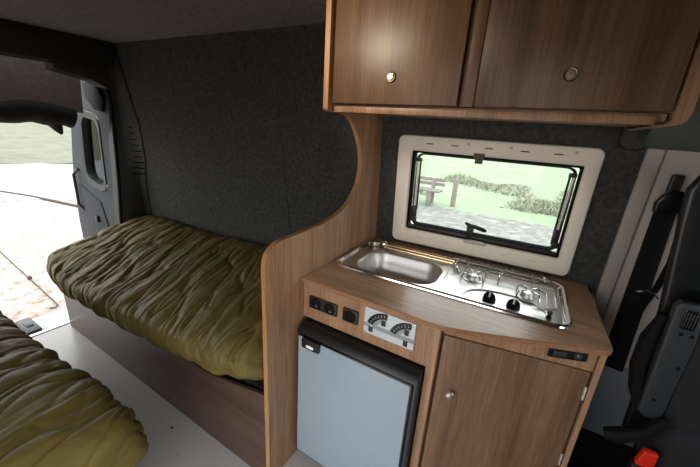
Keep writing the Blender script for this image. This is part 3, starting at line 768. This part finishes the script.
def bag(name, label, x0, x1, prof, skew, seed, nu, nv, zlift, round_ends=(.16, .10), side=1, amp=1.):
    """prof(x): control points (y, z) from under the front edge, over the top, to the back"""
    SD = Vector((seed*13.1, seed*7.7, seed*3.3))
    G = []
    for i in range(nu+1):
        u = i/nu; x = x0+(x1-x0)*u
        P = catmull([p for p in prof(x)], 8)
        L = [0]
        for k in range(1, len(P)): L.append(L[-1]+(P[k]-P[k-1]).length)
        row = []
        k = 0
        for j in range(nv+1):
            d = L[-1]*j/nv
            while k < len(L)-2 and d > L[k+1]: k += 1
            f = (d-L[k])/max(1e-9, L[k+1]-L[k]); p = P[k].lerp(P[k+1], f); tg = (P[k+1]-P[k]).normalized()
            n = Vector((-tg.y, tg.x))*side
            row.append((p, n, d, L[-1]))
        G.append((x, row))
    bm = bmesh.new(); V = []
    for i, (x, row) in enumerate(G):
        u = i/nu; vv = []
        for j, (p, n, d, T) in enumerate(row):
            s = d/T
            # quilting channels running across the bag, slanted a little, and pulled together at the hem
            xs_ = x + skew*(d-.2) + .05*noise.noise(Vector((x*2.2, d*2.4, 1.))+SD)
            q = xs_/.115; fr_ = q-math.floor(q)
            puff = abs(math.sin(PI*q))**.55
            hem = math.exp(-((d-.17)/.16)**2)
            w1 = noise.noise(Vector((xs_*13, d*3.2, 2.))+SD)
            w2 = noise.noise(Vector((xs_*27+3*w1, d*5., 5.))+SD)
            w3 = noise.noise(Vector((xs_*52, d*8.0, 9.))+SD)
            r1 = 1-abs(noise.noise(Vector((xs_*7+.9*w1, d*2.2+xs_*1.5, 12.))+SD))*2.6
            r2 = 1-abs(noise.noise(Vector((xs_*15+.5*w1, d*3.6-xs_*3, 22.))+SD))*2.6
            r3 = 1-abs(noise.noise(Vector((xs_*5-d*3, d*6+xs_*2, 52.))+SD))*3.2
            big = noise.noise(Vector((x*1.7, d*2.1, 31.))+SD); lump = noise.noise(Vector((xs_*7, d*5, 61.))+SD)
            vl = lambda r: -max(0, (r-.45)/.55)**1.4
            h = .008*(puff-.6)+.0035*w1+.0035*w2*(1+2*hem)+.0016*w3*(1+2*hem)+.012*vl(r1)+.009*(1+.9*hem)*vl(r2)+.003*vl(r3)+.018*big+.005*lump
            h *= amp
            # rounded ends
            ex0, ex1 = (x-x0)/round_ends[0], (x1-x)/round_ends[1]
            e = min(1, max(0, ex0))*1.; e2 = min(1, max(0, ex1))
            sc = (max(0, 1-(1-e)**2.8)**.5)*(max(0, 1-(1-e2)**2.8)**.5)
            c_ = Vector((.5*(row[0][0].x+row[-1][0].x), zlift))
            base = c_+Vector(((p.x-c_.x)*(.72+.28*sc), (p.y-c_.y)*(.25+.75*sc)))
            yy = base.x+n.x*h; zz_ = base.y+n.y*h
            xx = x + .018*noise.noise(Vector((x*5, d*6, 40.))+SD)
            vv.append(bm.verts.new((xx, yy, zz_)))
        V.append(vv)
    for i in range(nu):
        for j in range(nv): bm.faces.new((V[i][j], V[i+1][j], V[i+1][j+1], V[i][j+1]))
    for e_i in (0, nu):      # close the ends down to the mattress
        r = V[e_i]; c0 = sum((v.co for v in r), Vector())/len(r); cv = bm.verts.new((c0.x, c0.y, c0.z))
        for j in range(nv): bm.faces.new((r[j], r[j+1], cv) if e_i else (r[j+1], r[j], cv))
    bmesh.ops.recalc_face_normals(bm, faces=list(bm.faces))
    o = obj(name, bm, M['nylon'], None, 180, loc=((x0+x1)/2, G[nu//2][1][nv//2][0].x, .46))
    return tag(o, label, 'sleeping bag')

low = [(-2.2, .27), (-2.0, .32), (-1.62, .325), (-1.06, .365), (-.555, .40), (-.25, .45), (-.144, .49), (0, .57)]
bk = [(-2.2, .665), (-1.9, .67), (-1.3, .665), (-.8, .70), (0, .70)]
def prof_far(x):
    zl, zb = interp(low, x), interp(bk, x)
    e = max(0, (-1.9-x)/.28); yb = WY(x, zb)-.03 - .12*max(0, (-2.02-x)/.15)
    g = min(1, max(0, (-1.7-x)/.3)); fy = .035*g
    return [(-.13, max(zl+.02, .40) if x > -1.95 else zl+.01), (-.20+fy, zl+.005-.015*g), (-.245+fy, zl+.045-.02*g), (-.262+fy, min(.60, zl+.105)), (-.240+fy, min(.63, zl+.160+.02*g)), (-.15, min(.655, zl+.190+.035*g)), (.05, .5*(zl+.19)+.5*zb-.015+.02*g), (.28, zb-.03), (.45, zb-.005), (yb-.02, zb-.01), (yb, zb-.06), (yb-.01, .47)]
bag('sleeping_bag', 'olive green quilted sleeping bag on the bed along the carpeted wall', -2.075, -.026, prof_far, .34, 1., 460, 170, .46, (.06, .0001))
def prof_near(x):
    lift = .03+.06*(x+1.9)/1.7
    s_ = -.045*min(1, max(0, (-.5-x)/.6))
    return [(-.66, .40), (-.58+s_, .36), (-.535+s_, .385), (-.515+s_, .44), (-.535+s_, .505+lift*.3), (-.60+s_, .55+lift*.4), (-.74, .575+lift*.5), (-.9, .58+lift*.5), (-1.03, .55), (-1.06, .49), (-1.06, .45)]
bag('sleeping_bag', 'olive green quilted sleeping bag in the near foreground on the left', -2.0, -.165, prof_near, -.40, 2., 420, 150, .47, (.1, .12), side=-1, amp=.8)
# folded-under end of the near bag
b = B()

# ------------------------------------------------------------------ seat belt on the pillar
SB = thing('seat_belt', 'black seat belt hanging from its anchor on the pale pillar', 'seat belt', wp(1.13, .55, .05))
b = B()
hexa(b, [wp(1.108, .565, .012), wp(1.186, .555, .012), wp(1.186, .555, .05), wp(1.108, .565, .05)], [wp(1.092, 1.27, .012), wp(1.150, 1.26, .012), wp(1.150, 1.26, .045), wp(1.092, 1.27, .045)], .006)
obj('belt_guide', b, M['black_soft'], SB)
b = B()
extrude(b, [wp(x, z, .015) for x, z in rrect(1.102, 1.136, 1.315, 1.385, .008)], (0, -.03, 0), .004); obj('anchor_mount', b, M['black'], SB)
b = B()
dome = [(1.078, 1.255), (1.076, 1.285), (1.088, 1.315), (1.110, 1.334), (1.135, 1.335), (1.160, 1.318), (1.178, 1.288), (1.180, 1.26), (1.165, 1.25), (1.13, 1.262), (1.095, 1.25)]
extrude(b, [wp(x, z, .045) for x, z in dome], (0, -.03, 0), .008, 3); obj('anchor_cover', b, M['black_gloss'], SB)
b = B()
pth = [(1.160, 1.265, .06), (1.172, 1.18, .065), (1.178, 1.08, .07), (1.170, .98, .075), (1.150, .90, .078), (1.135, .82, .08)]
wd = [.014, .012, .010, .011, .014, .018, .02, .02]
L1 = []
for (x, z, o), w in zip(pth, wd):
    L1.append([wp(x-w, z, o), wp(x+w, z, o), wp(x+w, z, o+.003), wp(x-w, z, o+.003)])
strip_loops(b, L1, True, True); obj('webbing', b, M['webbing'], SB)
b = B(); tube(b, [wp(1.112, .955, .10), wp(1.13, .968, .11), wp(1.16, .965, .11), wp(1.178, .945, .10)], .004, 8); obj('tongue', b, M['chrome'], SB)

# ------------------------------------------------------------------ passenger seat
PS = thing('passenger_seat', 'dark cab passenger seat with grey plastic side panel and red buckle', 'seat', (1.4, .5, .15))
b = B()
extrude(b, [(1.155, .40, .50), (1.145, .40, .75), (1.125, .40, 1.0), (1.095, .40, 1.25), (1.085, .40, 1.36), (1.11, .40, 1.42), (1.20, .40, 1.42), (1.25, .40, 1.30), (1.27, .40, 1.0), (1.30, .40, .55)], (.05, .155, 0), .022, 4)
obj('backrest', b, M['seat_leather'], PS)
b = B(); box(b, (1.22, .30, .40), (1.75, .56, .64), .05, 4); obj('cushion', b, M['seat_fabric'], PS)
b = B()
extrude(b, [(1.215, .335, .48), (1.205, .335, .95), (1.19, .335, 1.07), (1.27, .335, 1.07), (1.36, .335, .9), (1.40, .335, .48)], (.05, .16, 0), .02, 3); obj('bolster', b, M['seat_fabric'], PS)
b = B()
extrude(b, [(1.140, .322, 1.03), (1.150, .322, 1.047), (1.188, .322, 1.050), (1.204, .322, 1.03), (1.214, .322, .93), (1.214, .322, .64), (1.175, .322, .632), (1.152, .322, .65)], (0, .035, 0), .008, 3); sp = obj('side_panel', b, M['seat_plastic'], PS)
b = B(); box(b, (1.163, .318, .968), (1.196, .326, 1.030), .003); vt = obj('vent', b, M['black_gloss'], sp)
b = B()
for k in range(4): box(b, (1.168+k*.0065, .3155, .975), (1.171+k*.0065, .322, 1.023), .001)
obj('vent_slat', b, M['seat_plastic'], vt)
for x, z in ((1.174, .950), (1.198, .950), (1.199, .838), (1.178, .706)):
    b = B(); lathe(b, [(.0055, 0), (.0055, .0015), (.003, .001), (0, .001)], (x, .3225, z), (0, -1, 0), 14); obj('screw', b, M['black_soft'], sp)
b = B(); tube(b, [(1.13, .345, .99), (1.115, .345, .9), (1.118, .345, .8), (1.135, .345, .71), (1.16, .345, .65)], [.012, .02, .022, .02, .014], 10); obj('cable_loop', b, M['black_soft'], PS)
b = B(); tube(b, [(1.215, .30, .66), (1.17, .28, .60), (1.11, .27, .565), (1.08, .27, .555)], [.016, .02, .026, .018], 10); obj('lever', b, M['black_soft'], PS)
b = B(); hexa(b, [(1.175, .262, .49), (1.222, .262, .49), (1.222, .285, .49), (1.175, .285, .49)], [(1.186, .262, .555), (1.222, .262, .555), (1.222, .285, .555), (1.186, .285, .555)], .006, 3); bk_ = obj('buckle', b, M['red'], PS, label='red seat belt buckle')
b = B(); box(b, (1.17, .258, .15), (1.225, .29, .495), .006); obj('buckle_stalk', b, M['black'], PS)
b = B(); box(b, (1.26, .30, .152), (1.72, .56, .41), .01); obj('pedestal', b, M['black_soft'], PS)

# ------------------------------------------------------------------ litter on the floor
for x, y, s, lab in ((-.583, -.264, .013, 'small brown dry leaf on the floor beside the far bed'), (-.43, -.33, .005, 'tiny brown crumb on the floor near the near sleeping bag')):
    b = B()
    pts = [(x+s*r*math.cos(a), y+s*r*math.sin(a)*.6, .001) for a, r in ((0, 1), (.7, .5), (1.4, .8), (2.2, .4), (3.1, 1.1), (4., .5), (4.7, .8), (5.5, .45))]
    extrude(b, pts, (0, 0, .003)); tag(obj('dry_leaf', b, M['leaf'], loc=(x, y, 0)), lab, 'leaf')

# ------------------------------------------------------------------ outside
ZG = -.45
b = B(); box(b, (-60, -40, ZG-.3), (40, 90, ZG)); struct('ground', b, M['gravel'], 'pale gravel ground around the van', 'ground', smooth=0)
# road behind the van: between its near kerb line and the grass verge
e0, e1 = Vector((-10.85, 1.52)), Vector((-6.98, 1.68))
def band(pts, z): 
    return [(x, y, z) for x, y in pts]
b = B(); extrude(b, band([(-11.6, -30), (-9.9, -2), (-8.6, 1.55), (-6.6, 3.2), (-7.5, 6.5), (-14.2, 4.8), (-15.2, 2.3), (-17, -30)], ZG), (0, 0, .02)); struct('road', b, M['road'], 'pale road beyond the gravel', 'road', smooth=0)
b = B(); tube(b, [(-10.85, 1.0, ZG+.02), (-8.9, 1.56, ZG+.02), (-6.98, 1.9, ZG+.02), (-6.0, 2.4, ZG+.02)], .03, 6); struct('kerb', b, M['cord'], 'thin dark edge between gravel and road', 'kerb')
def grassy(u, v):
    y = -30+u*62; x = -14.4-v*40-1.2*noise.noise(Vector((y*.3, 0, 0))); 
    return Vector((x, y, ZG+.03+v*2.8+.12*noise.noise(Vector((x*.7, y*.7, 0)))))
b = B(); sheet(b, grassy, 80, 24); bmesh.ops.recalc_face_normals(b, faces=list(b.faces)); struct('verge', b, M['verge'], 'grass verge beyond the road', 'grass')
def lawn(u, v):
    x = -14+u*30; y = 7.3+v*70+.35*noise.noise(Vector((x*.9, 3, 0)))
    return Vector((x, y, ZG+.006+5.2*max(0, v-.08)**1.1+min(1, v*30)*.03+min(1, v*30)*.04*noise.noise(Vector((x*.8, y*.8, 0)))))
b = B(); sheet(b, lawn, 80, 60); bmesh.ops.recalc_face_normals(b, faces=list(b.faces)); struct('lawn', b, M['lawn'], 'bright green meadow beyond the kitchen window', 'lawn')
b = B(); sheet(b, lambda u, v: Vector((-4.5+u*9, 3.2+v*4.6, ZG+.012+.01*noise.noise(Vector((u*30, v*12, 0))))), 40, 20); bmesh.ops.recalc_face_normals(b, faces=list(b.faces)); struct('path', b, M['path'], 'grey stony path outside the window', 'path')
# rough grass and brambles between path and meadow
b = B()
rnd = random.Random(9)
for k in range(9000):
    y = 9.0+rnd.random()*5.; x = -3.6+rnd.random()*7.
    d_ = noise.noise(Vector((x*.6, y*.5, 4)))+.25+.10*x
    if d_ < 0: continue
    h = (.06+.22*rnd.random())*min(1, d_*1.6); a = rnd.random()*PI
    d = Vector((math.cos(a), math.sin(a), 0))*(.03+.06*rnd.random()); t_ = Vector((rnd.uniform(-.16, .16), rnd.uniform(-.1, .1), h))
    o = Vector((x, y, ZG+.02+max(0, (y-12.9))*.06)); v = [b.verts.new(o-d), b.verts.new(o+d), b.verts.new(o+t_)]; b.faces.new(v)
tag(obj('rough_grass', b, M['rough_grass'], smooth=0, loc=(-1, 11, ZG)), 'rough grass and brambles between path and meadow', 'grass', kind='stuff')
# bench and post seen through the window
bx, by = -2.25, 7.85
BN = thing('park_bench', 'weathered timber bench on the verge seen through the window', 'bench', (bx, by, ZG))
for z, yo in ((.40, -.14), (.40, 0), (.40, .14)):
    b = B(); box(b, (bx-.85, by+yo-.055, ZG+z), (bx+.62, by+yo+.055, ZG+z+.045), .008); obj('seat_slat', b, M['timber'], BN)
for z in (.52, .64):
    b = B(); box(b, (bx-.85, by+.24, ZG+z), (bx+.62, by+.28, ZG+z+.09), .008); obj('back_slat', b, M['timber'], BN)
for x in (bx-.7, bx+.33):
    b = B(); box(b, (x-.06, by-.17, ZG), (x+.06, by-.05, ZG+.40), .008); obj('leg', b, M['timber'], BN)
    b = B(); box(b, (x-.05, by+.16, ZG), (x+.05, by+.245, ZG+.73), .008); obj('leg', b, M['timber'], BN)
b = B(); box(b, (-1.40, 8.07, ZG), (-1.28, 8.19, ZG+.76), .02); lathe(b, [(.055, 0), (.05, .02), (0, .04)], (-1.34, 8.13, ZG+.755), (0, 0, 1), 12)
tag(obj('fence_post', b, M['timber'], loc=(-1.34, 8.13, ZG)), 'short weathered timber post right of the bench outside', 'post')
# cord lying on the gravel
CD = [(-5.9, .25, ZG+.012), (-5.42, .211, ZG+.012), (-4.5, .165, ZG+.012), (-3.9, .14, ZG+.012), (-3.35, .112, ZG+.012), (-3.24, .106, ZG+.012), (-3.20, .07, ZG+.012), (-3.24, .04, ZG+.012)]
b = B(); tube(b, CD, .0065, 8); lathe(b, [(0, -.028), (.02, -.016), (.024, 0), (.02, .016), (0, .028)], (-4.14, .150, ZG+.025), (1, 0, 0), 12)
tag(obj('cord', b, M['cord'], loc=(-4.3, .15, ZG)), 'thin dark cord with a knot lying on the pale gravel', 'cord')

# ------------------------------------------------------------------ light
w = bpy.data.worlds.new('overcast'); SC.world = w; w.use_nodes = True; nt = w.node_tree; bg = nt.nodes['Background']
tc = nt.nodes.new('ShaderNodeTexCoord'); sx = nt.nodes.new('ShaderNodeSeparateXYZ'); rp = nt.nodes.new('ShaderNodeValToRGB')
nt.links.new(tc.outputs['Generated'], sx.inputs[0]); nt.links.new(sx.outputs['Z'], rp.inputs['Fac'])
rp.color_ramp.elements[0].color = (1, .99, .97, 1); rp.color_ramp.elements[1].color = (.90, .95, 1, 1)
nt.links.new(rp.outputs['Color'], bg.inputs['Color']); bg.inputs['Strength'].default_value = 4.2

def portal(name, loc, rot, sx_, sy_):
    l = bpy.data.lights.new(name, 'AREA'); l.shape = 'RECTANGLE'; l.size = sx_; l.size_y = sy_; l.cycles.is_portal = True
    o = bpy.data.objects.new(name, l); COL.objects.link(o); o.location = loc; o.rotation_euler = rot
portal('sliding_door_portal', (.325, YL-.06, .79), (PI/2, 0, 0), 1.05, 1.66)
portal('rear_door_portal', (XR-.5, -.4, .8), (0, -PI/2, 0), 1.9, 1.7)
portal('window_portal', (.51, .76, 1.19), (-PI/2, 0, 0), .75, .45)
portal('windscreen_portal', (XF+.06, -.1, 1.3), (0, PI/2, 0), .55, 2.0)

lamp = bpy.data.lights.new('added_glow_spot', 'SPOT'); lamp.energy = 38; lamp.color = (1, .86, .68); lamp.shadow_soft_size = .16; lamp.spot_size = math.radians(60); lamp.spot_blend = 1.  # added spot without a fixture, for the warm glow on the upper-left door
lo = bpy.data.objects.new('added_glow_spot', lamp); COL.objects.link(lo); lo.location = (-.14, -.48, 1.87)
lo.rotation_euler = (Vector((.12, .156, 1.74))-lo.location).to_track_quat('-Z', 'Y').to_euler()

# ------------------------------------------------------------------ camera
cam = bpy.data.cameras.new('camera'); co = bpy.data.objects.new('camera', cam); COL.objects.link(co)
f_px, yaw, pitch, roll = 326.16, .5256, .3177, .0662
fw = Vector((-math.sin(yaw)*math.cos(pitch), math.cos(yaw)*math.cos(pitch), -math.sin(pitch)))
rt = Vector((math.cos(yaw), math.sin(yaw), 0)); up = rt.cross(fw)
r2 = rt*math.cos(roll)+up*math.sin(roll); u2 = -rt*math.sin(roll)+up*math.cos(roll)
mat = Matrix((r2, u2, -fw)).transposed().to_4x4(); mat.translation = Vector((.7396, -.9049, 1.4692))
co.matrix_world = mat
cam.sensor_width = 36; cam.lens = f_px/700*36
cam.shift_x = -(351.271-350)/700; cam.shift_y = (234.467-233.5)/700
cam.clip_start = .02
SC.camera = co
SC.view_settings.view_transform = 'Standard'; SC.view_settings.look = 'None'
SC.view_settings.exposure = 0.0; SC.view_settings.gamma = 1.0
SC.cycles.use_denoising = True
SC.cycles.max_bounces = 10; SC.cycles.diffuse_bounces = 6; SC.cycles.transparent_max_bounces = 12
